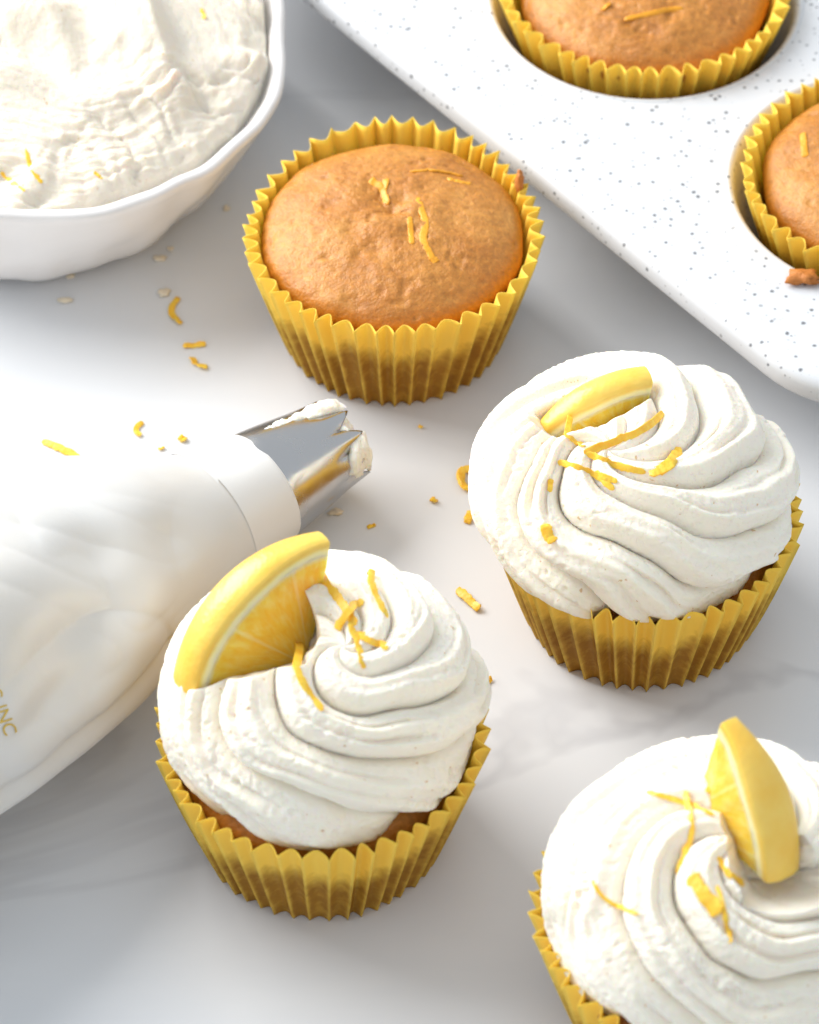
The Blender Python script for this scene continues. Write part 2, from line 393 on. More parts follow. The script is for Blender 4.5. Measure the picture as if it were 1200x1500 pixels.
def make_frosting(parent, seed, R=33.5, H=35.0, base_z=31.0, off=(0, 0), peak=(0, 0), NR=8, T=0.62, A=3.4, phase=0.0, lean=0.55, tilt=(0, 0), deep=(), carve=None):
    nu, nv = 250, 620
    r_ = np.random.RandomState(seed)
    pr = resample(chaikin([(R * 0.74, -1.5), (R * 0.90, 0.3), (R * 0.985, H * 0.12), (R * 1.0, H * 0.27), (R * 0.965, H * 0.44), (R * 0.88, H * 0.61),
                           (R * 0.73, H * 0.77), (R * 0.54, H * 0.885), (R * 0.34, H * 0.955), (R * 0.16, H * 0.99), (0.02, H)], 3), nu)
    tg = np.gradient(pr, axis=0); tg /= np.linalg.norm(tg, axis=1)[:, None]
    nr_, nz_ = tg[:, 1], -tg[:, 0]
    u = np.linspace(0, 1, nu)[:, None]; wv = 1 - u
    phi = (np.arange(nv) / nv * 2 * np.pi)[None, :] * np.ones((nu, 1))
    r0 = pr[:, :1] * np.ones((1, nv)); z0 = pr[:, 1:] * np.ones((1, nv))
    B = np.stack([r0 * np.cos(phi), r0 * np.sin(phi), z0], -1)
    wrp = 0.30 * noise(B, 1 / 19.0, seed) + 0.04 * noise(B, 1 / 7.0, seed + 3)
    phs = NR * (phi / (2 * np.pi) - T * wv ** 0.72) + phase + wrp * sstep(0.02, 0.3, wv)
    t = phs - np.floor(phs); k = (np.floor(phs).astype(int)) % NR
    ka = 0.80 + 0.5 * r_.uniform(0, 1, NR)
    for kk, am in deep: ka[kk] *= am
    ts = t ** 0.66
    h = np.clip(np.sin(np.pi * ts), 0, 1) ** 0.56
    fine = 0.05 * np.cos(2 * np.pi * (t * 3 + 0.3)) * sstep(0.0, 0.25, t) * sstep(0, 0.25, 1 - t)
    sub = 0.30 * np.exp(-((t - 0.30) / 0.055) ** 2) + 0.34 * np.exp(-((t - 0.62) / 0.05) ** 2)
    fine = fine - sub * sstep(0.12, 0.4, wv) * np.clip(0.45 + 1.1 * noise(B, 1 / 12.0, seed + 15), 0, 1.1)
    amp = A * ka[k] * np.minimum(1.0, (r0 / (R * 0.55)) ** 0.8) * (0.55 + 0.45 * sstep(0, 0.10, u))
    d = amp * (h - 0.62 + fine)
    d = d + 0.45 * fbm(B, 1 / 17.0, seed + 9, 2)
    rough = sstep(-0.25, 0.45, noise(B, 1 / 11.0, seed + 21) + 0.55 * (wv - 0.55))
    d = d + rough * (0.18 * fbm(B, 1 / 2.4, seed + 40, 3, 0.5) + 0.12 * noise(B, 1 / 0.8, seed + 60)) + 0.09 * noise(B, 1 / 1.1, seed + 70) + 0.06 * noise(B, 1 / 0.55, seed + 71)
    # tears along the ridge crests
    tear = sstep(0.42, 0.7, noise(np.stack([phs * 3.0, u * 9.0 + 0 * phs, 0 * phs + seed], -1), 1.0, seed + 80)) * sstep(0.25, 0.5, h) * rough
    d = d - 1.3 * tear * np.abs(noise(B, 1 / 1.7, seed + 90))
    d = d - 0.42 * sstep(0.50, 0.80, noise(B, 1 / 1.5, seed + 95)) * (0.35 + 0.65 * rough) + 0.16 * np.abs(noise(B, 1 / 1.9, seed + 97)) * rough
    dphi = lean * amp * (h - 0.3) / np.maximum(r0, 4.0)
    rr = r0 + nr_[:, None] * d; zz = z0 + nz_[:, None] * d
    ph2 = phi + dphi
    X = rr * np.cos(ph2) + off[0] + peak[0] * (1 - (r0 / R)) ** 1.0 * sstep(0, 0.4, u)
    Y = rr * np.sin(ph2) + off[1] + peak[1] * (1 - (r0 / R)) ** 1.0 * sstep(0, 0.4, u)
    Z = zz + base_z + tilt[0] * X * sstep(0, 0.3, u) + tilt[1] * Y * sstep(0, 0.3, u)
    # wavy lower edge
    low = 1 - sstep(0, 0.16, u)
    Z = Z + low * (1.0 * noise(B, 1 / 9.0, seed + 101) - 0.3)
    if carve:                                             # the wedge was pushed in and the cream scooped away beside it
        org, m, n, td, xl, sp, sl, slope, ymax, yp, zlo, zhi = carve
        Q = np.stack([X, Y, Z], -1) + np.array(parent.location) / MM - org
        lx, ly, lz = Q @ m, Q @ td, Q @ n
        lim = xl + np.where(ly > 0, sp * ly, -sl * ly) + slope * np.maximum(np.abs(lz) - 3.0, 0) + 30 * sstep(ymax, ymax + 14, -ly) + 26 * sstep(yp, yp + 11, ly) + 0.8 * noise(B, 1 / 3.0, seed + 130)
        inz = (lz > zlo) & (lz < zhi)
        over = np.where(inz, np.maximum(lx - lim, 0), 0)
        X = X - m[0] * over; Y = Y - m[1] * over; Z = Z - m[2] * over
    return build('frosting', np.stack([X, Y, Z], -1).reshape(-1, 3), grid_faces(nu, nv), M_cream, parent)

def vdir(a, b_, c):                                       # view-relative direction: right, up in picture, towards the camera
    return a * RT + b_ * UP - c * FW
def pix_depth(x, y, z): return at(x, y, z)

def wedge_frame(p, m, n, R):
    m = np.array(m, float); m /= np.linalg.norm(m); n = np.array(n, float); n -= m * (n @ m); n /= np.linalg.norm(n)
    return p - m * R, m, n, np.cross(n, m)
W_FRONT = dict(p=pix_depth(333, 862, 71.0), m=vdir(-0.50, 0.50, 0.71), n=vdir(0.52, -0.48, 0.71), R=29.5)
W_RIGHT = dict(p=pix_depth(860, 570, 57.0), m=vdir(-0.36, 0.62, 0.70), n=vdir(0.30, -0.62, 0.72), R=27.0)
W_CORNER = dict(p=pix_depth(1134, 1168, 72.0), m=vdir(0.46, 0.12, 0.88), n=vdir(-0.80, -0.32, 0.48), R=27.0)

SURF = {}
def cupcake(key, px, py, label, seed, rz=0.0, z0=0.0, frost=None, cake=None, dent=()):
    c = at(px, py, HL + z0); c[2] = z0
    t = thing('cupcake', c, label, 'cupcake', 'lemon cupcakes in yellow liners')
    ln = make_liner(t, seed, dent)
    ck = make_cake(t, seed + 1, **(cake or {}))
    objs = [ck, ln]
    if frost: objs.insert(0, make_frosting(t, seed + 2, **frost))
    bpy.context.view_layer.update()
    SURF[key] = (t, objs)
    return t

plain = cupcake('plain', 577, 330, 'unfrosted lemon cupcake in yellow paper liner, standing on the table beside the tin', 11, z0=0.0,
        cake=dict(dome=6.5, R=31.0, edge_z=30.2, shift=(-0.3, 0.1), dimples=((0, 1, 2.2, 1.5), (2, 5, 1.8, 1.0), (-5, 9, 2.4, 0.9), (7, -1, 1.6, .9), (-14, 3, 2.2, .7), (11, -10, 2, .6), (-8, -13, 1.6, .7), (-1, 4, 4.5, 1.6), (4, -6, 3.5, 1.0), (-9, -5, 3.0, 0.8), (14, -2, 3.5, 0.8), (-4, -12, 2.5, .7), (8, 8, 3, .8))))
front = cupcake('front', 469, 1060, 'frosted cupcake with a large upright lemon wedge, in front of the piping bag nozzle', 23,
        frost=dict(R=32.8, H=34.0, base_z=31.0, off=(0.4, 2.2), peak=(5.0, -7.0), NR=6, T=0.80, phase=0.2, A=5.8, deep=((2, 1.3),), carve=(*wedge_frame(**W_FRONT), 2.5, 0.88, 0.30, 0.95, 5, 22, -4.0, 50)), cake=dict(dome=4.0, R=31.0, edge_z=28.0))
right = cupcake('right', 947, 733, 'frosted cupcake below the tin corner, lemon slice sunk flat in its broad swirl', 37,
        frost=dict(R=34.4, H=26.6, base_z=31.0, off=(-2.8, 1.2), peak=(-6.5, -8.0), NR=7, T=0.60, phase=0.6, A=5.8, carve=(*wedge_frame(**W_RIGHT), 17.0, 0.1, 0.1, 1.1, 12, 9, -3.0, 12)), cake=dict(dome=4.0, R=31.0, edge_z=27.0))
corner = cupcake('corner', 1043, 1340, 'frosted cupcake with a lemon wedge standing rind outward among thin zest strands', 53,
        frost=dict(R=34.0, H=32.5, base_z=30.5, off=(1.2, 1.6), peak=(4.0, -5.0), NR=6, T=0.72, phase=0.0, A=5.9, carve=(*wedge_frame(**W_CORNER), 13.0, 0.0, 0.0, 0.9, 16, 16, -5.0, 12)), cake=dict(dome=4.0, R=31.0, edge_z=28.0))

# ------------------------------------------------------------------ muffin tin
TZ = 29.0
c1 = at(944, -8, TZ); c2 = at(1306, 266, TZ)
e1 = (c2 - c1)[:2]; pitch = np.linalg.norm(e1); e1 = e1 / pitch
e2 = np.array([-e1[1], e1[0]])
if e2[0] < 0: e2 = -e2
ang = math.atan2(e1[1], e1[0])
pedge = at(850, 336, TZ)[:2]
medge = abs((pedge - c1[:2]) @ e2) - 8.2                       # from cup centres to the tin's long edge
pend = at(1200, 576, TZ)[:2]
mend = 50.0
HR = 37.3
org = np.array([c1[0], c1[1], 0])
tin = thing('muffin_tin', org, 'white speckled enamel muffin tin holding cupcakes', 'muffin tin')
tin.rotation_euler = (0, 0, ang)
sgn = 1.0 if np.cross(e1, e2) > 0 else -1.0
cups = [(i * pitch, sgn * j * pitch) for j in (0, 1) for i in (-1, 0, 1)]
x0, x1 = -pitch - mend, pitch + mend
ya, yb = -sgn * medge, sgn * (pitch + medge)
y0, y1 = min(ya, yb), max(ya, yb)
def rrect(x0, x1, y0, y1, r, n=14):
    P = []
    for (cx, cy, a) in ((x1 - r, y0 + r, -90), (x1 - r, y1 - r, 0), (x0 + r, y1 - r, 90), (x0 + r, y0 + r, 180)):
        for k in range(n + 1):
            q = math.radians(a + 90 * k / n); P.append((cx + r * math.cos(q), cy + r * math.sin(q)))
    return P
RC = 26.0
NS = 72
verts2, edges2 = [], []
def loop(pts):
    b0 = len(verts2); verts2.extend(Vector(p) for p in pts)
    edges2.extend((b0 + i, b0 + (i + 1) % len(pts)) for i in range(len(pts)))
loop(rrect(x0, x1, y0, y1, RC))
RO = HR + 2.4
for (cx, cy) in cups: loop([(cx + RO * math.cos(2 * math.pi * k / NS), cy + RO * math.sin(2 * math.pi * k / NS)) for k in range(NS)])
res = delaunay_2d_cdt(verts2, edges2, [], 0, 1e-4)
vo2, fo2 = res[0], res[2]
keep = []
for f in fo2:
    m = np.mean([np.array(vo2[i]) for i in f], 0)
    if all(np.hypot(m[0] - cx, m[1] - cy) > RO - 0.12 for cx, cy in cups) and x0 <= m[0] <= x1 and y0 <= m[1] <= y1:
        q = [np.array(vo2[i]) for i in f]; ar = np.cross(q[1] - q[0], q[2] - q[0])
        keep.append(list(f) if ar > 0 else list(f)[::-1])
V = [(p[0], p[1], TZ) for p in vo2]
# rolled rim round the outline
prof = [(0.0, 0.0)] + [(3.2 * math.sin(a), -3.2 * (1 - math.cos(a))) for a in np.linspace(0.2, math.pi / 2, 6)] + [(3.6, -4.8), (3.3, -5.6), (2.5, -5.7), (2.1, -4.8), (1.6, -3.2), (0.4, -1.6)]
Fc = keep; nb = len(rrect(x0, x1, y0, y1, RC)); b0 = len(V)
for (o_, dz) in prof: V += [(p[0], p[1], TZ + dz) for p in rrect(x0 - o_, x1 + o_, y0 - o_, y1 + o_, RC + o_)]
Fc = Fc + [[a + b0 for a in q] for q in grid_faces(len(prof), nb)]
Fc = [f[::-1] if False else f for f in Fc]
plate = build('plate', V, Fc, M_tin, tin, smooth=True)
bpy.context.view_layer.update()
cp = resample(chaikin([(RO, 0), (HR + 1.6, 0.12), (HR + 0.6, -0.35), (HR, -1.5), (HR - 0.9, -6), (HR - 3.2, -14), (HR - 9.0, -26.0), (HR - 10.2, -27.6), (HR - 13, -28.2), (0.01, -28.2)], 2), 40)
cpv = []
for (r, z) in cp: cpv += [(r * math.cos(2 * math.pi * k / NS), r * math.sin(2 * math.pi * k / NS), z) for k in range(NS)]
for (cx, cy) in cups:
    o = build('cup', cpv, grid_faces(len(cp), NS), M_tin, tin, loc=(cx, cy, TZ + 0.02))
    solidify(o, 0.6, -1.0 if False else 1.0)
    o.modifiers['thickness'].offset = -1.0

cupcake('tin_a', 944, -8 - 22, 'unfrosted cupcake sitting in the tin cup, zest strand across its top', 71, z0=1.2,
        cake=dict(dome=6.5, R=31.0, edge_z=29.4, dimples=((-6, -8, 3, 1.0), (6, -14, 2.2, 0.8), (12, -10, 2.2, .7))))
cupcake('tin_b', 1308, 266 - 22, 'unfrosted cupcake in the tin cup by the rounded corner, a toasted crumb beside it', 83, z0=1.2,
        cake=dict(dome=6.5, R=31.0, edge_z=29.0, shift=(0.5, 0)))

# ------------------------------------------------------------------ bowl of buttercream
BH = 35.0
bc = at(20, 46, BH); bc[2] = 0
bowl = thing('bowl', bc, 'white handmade ceramic bowl with an uneven rim, full of buttercream', 'bowl')
nv = 200
ph = np.arange(nv) / nv * 2 * np.pi
RB = 67.0
prof = resample(chaikin([(0.01, 0.6), (40, 0.6), (45, 0.0), (48.5, 1.2), (53.5, 7), (59.5, 19), (64.2, 32), (66.4, 40), (67.2, 42.6), (66.7, 43.9), (65.2, 44.4), (63.8, 43.6), (62.8, 40),
                         (59.0, 31), (54.0, 19), (48, 10), (40, 6), (0.01, 5)], 2) * np.array([1.02, 0.81]), 110)
rows = []
for (r, z) in prof:
    d3 = np.stack([np.cos(ph) * 2.2, np.sin(ph) * 2.2, np.full(nv, z / 40.0)], 1)
    f = min(1.0, r / 45)
    wobr = 2.4 * noise(d3, 1.0, 4) + 0.9 * noise(d3, 3.1, 5)
    wobz = (2.6 * noise(d3 * np.array([1, 1, 0]), 1.0, 6) + 1.2 * noise(d3 * np.array([1, 1, 0]), 3.3, 7)) * (z / 44.0) ** 2
    foot = 1.4 * np.clip(noise(d3 * np.array([1, 1, 0]), 2.2, 8), 0, 1) * (1 - sstep(0, 10, z)) * sstep(30, 46, r)
    rr = r + wobr * f
    rows.append(np.stack([rr * np.cos(ph), rr * np.sin(ph), z + wobz + foot * 1.2], 1))
build('vessel', np.vstack(rows), grid_faces(len(prof), nv), M_ceramic, bowl)
# heap of buttercream, with spatula swooshes
nr, nv2 = 260, 520
ph = (np.arange(nv2) / nv2 * 2 * np.pi)[None]
s = np.linspace(0, 1, nr)[:, None]
Rf = 63.8
r = Rf * s * np.ones_like(ph)
edge_n = noise(np.stack([np.cos(ph) * 4, np.sin(ph) * 4, 0 * ph], -1), 1.0, 12) + 0.6 * noise(np.stack([np.cos(ph) * 12, np.sin(ph) * 12, 0 * ph], -1), 1.0, 13)
r = r + s ** 4 * (1.3 * edge_n - 0.6)
X = r * np.cos(ph); Y = r * np.sin(ph)
P = np.stack([X, Y, 0 * X], -1)
wx = X + 5 * noise(P, 1 / 24.0, 1) + 2 * noise(P, 1 / 9.0, 2); wy = Y + 5 * noise(P, 1 / 22.0, 3)
Z = 34.2 + 11.5 * (1 - (r / Rf) ** 2)
# crests swept by a spatula: long asymmetric waves running roughly away from the camera
def crest(q, c, wl, wr): return np.where(q < c, np.exp(-((q - c) / wl) ** 2), np.exp(-((q - c) / wr) ** 2))
q1 = wx + 0.42 * wy
Z += 8.5 * crest(q1, 26, 13, 4.5) * (1 - sstep(-8, -30, wy)) * sstep(-34, -20, wy)
Z += 7.0 * crest(q1, 2, 14, 5.5) * sstep(-26, -8, wy)
Z += 4.5 * crest(wx - 0.2 * wy, -24, 10, 6)
q2 = wy - 0.0065 * (wx - 4) ** 2
Z += 4.2 * crest(-q2, 29, 5, 7) * (0.6 + 0.4 * noise(P, 1 / 12.0, 22))
Z -= 3.0 * np.exp(-((wx - 8) ** 2 + (wy + 18) ** 2) / 150.0)
strand = np.stack([q1 * 0.9, wy * 0.06, 0 * X], -1)
Z += 0.12 * fbm(strand, 0.6, 31, 3) * sstep(-28, -14, wy) + 0.3 * fbm(np.stack([wx * .1, q2 * .8, 0 * X], -1), 1.0, 33, 3) * (1 - sstep(-28, -14, wy))
ca_, sa2 = math.cos(0.62), math.sin(0.62)
PW = np.stack([X * ca_ - Y * sa2, X * sa2 + Y * ca_, 0.3 * X + 0.2 * Y], -1)
PW = PW + np.stack([6 * noise(PW, 1 / 13.0, 55) + 2 * noise(PW, 1 / 5.0, 57), 6 * noise(PW, 1 / 12.0, 56) + 2 * noise(PW, 1 / 4.7, 58), 0 * X], -1)
rg = sstep(-0.2, 0.6, noise(PW, 1 / 15.0, 41) + 1.5 * sstep(0.6, 0.95, r / Rf) - 0.3)
Z += rg * (1.2 * fbm(P, 1 / 10.0, 43, 4, 0.45) + 4.2 * np.abs(noise(PW, 1 / 13.0, 51)) + 1.6 * np.abs(noise(PW, 1 / 5.5, 53)) * (0.6 + 0.6 * noise(PW, 1 / 9.0, 54)) - 1.6) + 0.06 * noise(P, 1 / 0.9, 44) + 0.14 * fbm(P, 1 / 3.0, 45, 3)
lump = np.abs(noise(PW, 1 / 8.0, 47)); Z += -0.9 * rg * (1 - sstep(0, 0.25, lump))
Z += -2.2 * sstep(0.95, 1.0, s) * (0.55 + 0.45 * edge_n)
Z = np.where(s > 0.985, np.minimum(Z, 29), Z)
heap = build('buttercream', np.stack([X, Y, Z], -1).reshape(-1, 3), grid_faces(nr, nv2), M_cream_bowl, None)
heap.location = bowl.location
tag(heap, 'pale whipped buttercream heaped in soft swooshes inside the ceramic bowl', 'frosting')
bpy.context.view_layer.update()
SURF['bowl'] = (heap, [heap])

# ------------------------------------------------------------------ piping bag
# stations: photo silhouettes (upper, lower) -> centre, half width, half height
pc0 = at(386, 712, 14.5); pc3 = at(-30, 893, 33.0)
axd = (pc3 - pc0); axd[2] = 0; L03 = np.linalg.norm(axd); axd /= L03
side = np.array([-axd[1], axd[0], 0])                    # horizontal, across the bag
if side[1] > 0: side = -side                             # towards the camera
bag = thing('piping_bag', (pc3[0], pc3[1], 0), 'full white piping bag lying on the table, metal star nozzle pointing at cupcakes', 'piping bag')
borg = np.array([pc3[0], pc3[1], 0])
ST = np.array([  # distance from cuff front, half width, half height, centre z
    [0.0, 13.4, 13.4, 14.2], [8, 14.4, 14.2, 14.6], [17, 16.2, 15.6, 15.8], [24, 19.0, 17.6, 17.8], [38, 24.0, 21.5, 21.8], [56, 30.0, 25.5, 25.8],
    [76, 36.0, 29.0, 29.3], [100, 41, 31, 31.4], [130, 44, 31, 31.4], [160, 46, 27, 27.5], [185, 40, 18, 18.6], [205, 37, 7.0, 7.6], [222, 38, 2.2, 2.8], [240, 39, 1.2, 1.8]])
def bag_pos(d, a, dr=0.0):
    w_ = np.interp(d, ST[:, 0], ST[:, 1]); h_ = np.interp(d, ST[:, 0], ST[:, 2]); cz = np.interp(d, ST[:, 0], ST[:, 3])
    x = np.cos(a); y = np.sin(a)
    flat = np.where(y < 0, 0.90, 1.0)
    px = (w_ + dr) * np.sign(x) * np.abs(x) ** 0.94
    pz = cz + (h_ + dr) * y * flat
    return pc0 * np.array([1, 1, 0]) + axd * d[..., None] + side * px[..., None] + np.array([0, 0, 1.0]) * pz[..., None]
na = 300
def smooth_st():
    global ST
    p = chaikin(ST, 2); ST = p
smooth_st()
def bag_surface(d, a):
    Pq = np.stack([d / 1.0, np.cos(a) * 26, np.sin(a) * 26], -1)
    g = sstep(18, 60, d)
    dr = g * (2.6 * noise(Pq, 1 / 30.0, 3) + 1.2 * noise(Pq * np.array([0.6, 1, 1]), 1 / 12.0, 5))
    # sharp folds running obliquely
    for (sd, sc_, am, k) in ((61, 1 / 33.0, 3.0, 1.0), (67, 1 / 14.0, 1.1, -0.5), (73, 1 / 9.0, 0.6, 1.3)):
        n_ = noise(np.stack([d * 0.7 + k * 18 * np.cos(a), 22 * np.sin(a), 0 * d], -1), sc_, sd)
        dr = dr + g * am * (np.abs(n_) ** 0.7 - 0.5)
    # pressed-in dents on the near side
    for (dd, aa, rd, ra, am) in ((72, 0.62, 13, 0.30, -5.5), (60, 1.05, 9, 0.22, -3.2), (86, 0.30, 16, 0.16, -3.0), (40, 0.95, 8, 0.25, -1.8)):
        dr = dr + am * np.exp(-((d - dd) / rd) ** 2 - ((a - aa) / ra) ** 2)
    # welded seam along the low near side
    sa = -0.12 + 0.05 * np.sin(d / 17.0)
    dr = dr + sstep(26, 52, d) * (-1.6 * np.exp(-((a - sa - 0.08) / 0.06) ** 2) + 1.8 * np.exp(-((a - sa + 0.09) / 0.10) ** 2))
    return bag_pos(d, a, dr)
dl = np.r_[np.linspace(15.6, 130, 150), np.linspace(132, 240, 50)]
aa = -np.pi + (np.arange(na) + 0.5) / na * 2 * np.pi
D2, A2 = np.meshgrid(dl, aa, indexing='ij')
P = bag_surface(D2, A2); P[..., 2] = np.maximum(P[..., 2], 0.15 + 0.0 * P[..., 2])
nd = len(dl)
body = build('bag_body', P.reshape(-1, 3) - borg, grid_faces(nd, na), M_bag, bag)
solidify(body, 0.5)
# smooth cuff in front, a hair's step at the seam
dl2 = np.r_[0.6, 0.0, 0.15, 0.6, np.linspace(1.5, 16.5, 18)]
off2 = np.r_[-1.8, -1.0, -0.25, 0.15, np.full(18, 0.14)]
D2, A2 = np.meshgrid(dl2, aa, indexing='ij')
P = bag_pos(D2, A2, off2[:, None] * np.ones((1, na)))
Pn = np.stack([D2, np.cos(A2) * 14, np.sin(A2) * 14], -1)
P = P + (noise(Pn, 1 / 9.0, 90) * 0.35 * sstep(1, 6, D2))[..., None] * np.array([0, 0, 1.0])
P[..., 2] = np.maximum(P[..., 2], 0.1)
build('cuff', P.reshape(-1, 3) - borg, grid_faces(len(dl2), na), M_cuff, bag)
# star nozzle
c0 = pc0.copy(); fwd = -axd + np.array([0, 0, 0.0]); fwd[2] = -0.055; fwd /= np.linalg.norm(fwd)
upv = np.array([0, 0, 1.0]); upv = upv - fwd * (upv @ fwd); upv /= np.linalg.norm(upv)
sdv = np.cross(fwd, upv)
NT, per = 11, 12; nn = NT * per
an = np.arange(nn) / nn * 2 * np.pi
tri = 1 - 2 * np.abs((np.arange(nn) % per) / per - 0.5)     # 0 at the notch, 1 at the tooth
rows = []
LN = 21.5
NS_ = 40
def nozzle_pt(s, a, trv, inset=0.0):
    L = LN * s
    r = 12.8 - 3.2 * s ** 1.15
    fl = sstep(0.6, 1.0, s)
    r = r + fl * 0.8 * (trv - 0.7) - inset
    ln = -3.0 + (L + 3.0) + s ** 4 * (5.5 * trv - 3.4)
    return c0 + fwd * ln[..., None] + (upv * np.sin(a)[..., None] + sdv * np.cos(a)[..., None]) * r[..., None]
sg = np.linspace(-0.12, 1, NS_)
S2, A2 = np.meshgrid(sg, an, indexing='ij')
T2 = np.tile(tri, (NS_, 1))
P = nozzle_pt(np.maximum(S2, 0), A2, T2) + fwd * (np.minimum(S2, 0) * LN)[..., None]
noz = build('nozzle', P.reshape(-1, 3) - borg, grid_faces(NS_, nn), M_steel, bag)
solidify(noz, 0.55, -1.0)
# buttercream left in and on the nozzle
nq, na3 = 70, 160
a3 = np.arange(na3) / na3 * 2 * np.pi
uq = np.linspace(0, 1, nq)
U2, A3 = np.meshgrid(uq, a3, indexing='ij')
tr3 = 1 - 2 * np.abs(((A3 / (2 * np.pi) * NT) % 1.0) - 0.5)
ss = np.minimum(U2 / 0.55, 1.0)
rr = (9.75 + 0.3 * (tr3 - 0.5)) * np.where(U2 < 0.55, 1.0, np.sqrt(np.clip(1 - ((U2 - 0.55) / 0.45) ** 2, 0, 1)))
ln = 13.5 + 7.5 * ss + 3.4 * np.clip((U2 - 0.55) / 0.45, 0, 1)
base3 = c0 + fwd * ln[..., None] + (upv * np.sin(A3)[..., None] + sdv * np.cos(A3)[..., None]) * rr[..., None]
bn = 0.7 * fbm(base3, 1 / 4.0, 71, 3, 0.5)
base3 = base3 + (upv * np.sin(A3)[..., None] + sdv * np.cos(A3)[..., None]) * bn[..., None] + fwd * (0.9 * fbm(base3, 1 / 3.5, 75, 3))[..., None]
r1 = build('frosting_residue', base3.reshape(-1, 3) - borg, grid_faces(nq, na3), M_cream, noz)
# smear along the upper edge and round the near teeth
def smear(a_of_s, w_of_s, t_of_s, s0, s1, seed, par):
    ns, nw = 60, 28
    s_ = np.linspace(s0, s1, ns)[:, None]; q = np.linspace(0, 2 * np.pi, nw, endpoint=False)[None]
    f = (s_ - s0) / (s1 - s0)
    aa_ = a_of_s(f) + w_of_s(f) * np.cos(q); th = t_of_s(f) * np.sin(q)
    trv = 1 - 2 * np.abs(((aa_ / (2 * np.pi) * NT) % 1.0) - 0.5)
    Pm = nozzle_pt(np.clip(s_ + 0 * q, 0, 1), aa_, 0.6 + 0 * trv, -th - 0.15)
    Pm = Pm + fwd * (np.clip(s_ - 1, 0, 1) * LN + 0 * q)[..., None]
    nz = fbm(Pm, 1 / 3.2, seed, 4, 0.6)
    Pm = Pm + (upv * np.sin(aa_)[..., None] + sdv * np.cos(aa_)[..., None]) * (0.7 * nz * sstep(0, .15, f) * sstep(0, .1, 1 - f))[..., None]
    Pm = Pm + fwd * (0.8 * noise(Pm, 1 / 2.5, seed + 4))[..., None]
    return build('frosting_residue', Pm.reshape(-1, 3) - borg, grid_faces(ns, nw), M_cream, par)
SMEAR_A = 1.95
smear(lambda f: SMEAR_A - 0.10 * f, lambda f: 0.04 + 0.26 * f, lambda f: (0.35 + 1.9 * f ** 1.5) * sstep(0, .06, f) * sstep(0, .12, 1 - f), 0.12, 1.16, 201, noz)
smear(lambda f: 0.15 + 0.25 * np.sin(3 * f), lambda f: 0.15 + 0.5 * f, lambda f: 1.5 * sstep(0, .3, f) * sstep(0, .15, 1 - f), 0.74, 1.12, 221, noz)

# ------------------------------------------------------------------ lemon wedges
def wedge(W, label, th=10.0, half=45.0, seed=0, jitter=0.35, taper=0.35, flip=1):
    """quarter of a thick slice: m = direction from apex to middle of rind, n = normal of the cut face; placed by the middle of its outer rind edge"""
    R = W['R']; org, m, n, tdir = wedge_frame(**W)
    t = thing('lemon_wedge', org, label, 'lemon wedge')
    M3 = Matrix(((m[0], tdir[0], n[0]), (m[1], tdir[1], n[1]), (m[2], tdir[2], n[2])))
    t.rotation_euler = M3.to_euler()
    def slab(nm, r0, r1, mt, bev, ht, nseg=40, rough_amp=0.0, a_in=0.0):
        # closed section (radius, height) swept round the arc
        hw = ht / 2
        sec = [(r0, -hw), (r0 + (r1 - r0) * .5, -hw), (r1 - bev, -hw), (r1 - bev * .3, -hw + bev * .3), (r1, -hw + bev), (r1, -hw * .4), (r1, hw * .4), (r1, hw - bev), (r1 - bev * .3, hw - bev * .3), (r1 - bev, hw), (r0 + (r1 - r0) * .5, hw), (r0, hw)]
        if r0 < 1:
            k = 10
            sec = [(r0 + (r1 - r0) * q / k, -hw) for q in range(k + 1)] + [(r1 - (r1 - r0) * q / k, hw) for q in range(k + 1)]
        hd = math.radians(half) - a_in
        angs = np.linspace(-hd, hd, nseg)
        S = np.array(sec)
        P = np.array([[(r * math.cos(a), r * math.sin(a), z) for (r, z) in S] for a in angs])
        P0 = P.copy()
        fa = flip * (angs / hd)[:, None]
        P[..., 2] *= 1 - taper * sstep(-0.2, 1.0, fa) ** 1.5 - 0.12 * fa ** 2
        bul = 1 - 0.05 * (P[..., 2] / (th / 2)) ** 2 * (np.hypot(P[..., 0], P[..., 1]) / R)
        P[..., 0] *= bul; P[..., 1] *= bul
        if rough_amp:
            P[..., 2] += rough_amp * noise(P, 1 / 2.0, seed) * np.sign(P[..., 2])
        P += (jitter * fbm(P, 1 / 11.0, seed + 2, 2))[..., None] * np.array([1, 0.5, 1])
        ns = len(S)
        Fq = grid_faces(nseg, ns, True, True)
        Fq += [list(range(ns))[::1], [(nseg - 1) * ns + i for i in range(ns)][::-1]]
        o = build(nm, P.reshape(-1, 3), Fq, mt, t, attr=R - np.hypot(P0[..., 0], P0[..., 1]))
        bm_ = o.modifiers.new('b', 'EDGE_SPLIT'); bm_.split_angle = math.radians(50)
        return o
    slab('flesh', 0.3, R - 2.9, M_flesh, 0.1, th - 0.3, 48, 0.30)
    slab('pith', R - 3.0, R - 0.9, M_pith, 0.1, th - 0.05)
    slab('rind', R - 1.0, R, M_rind, 0.6, th)
    bpy.context.view_layer.update()
    return t

# upright wedge on the front cupcake
wedge(W_FRONT, 'large glossy lemon wedge standing upright in frosting beside the piping bag', th=9.5, half=47, seed=3, flip=-1)
wedge(W_RIGHT, 'lemon slice piece sunk deep in the swirl of the broad frosted cupcake', th=7.0, half=31, seed=5)
wedge(W_CORNER, 'lemon wedge standing with rind outward among thin zest strands', th=9.5, half=38, seed=9, taper=0.45)

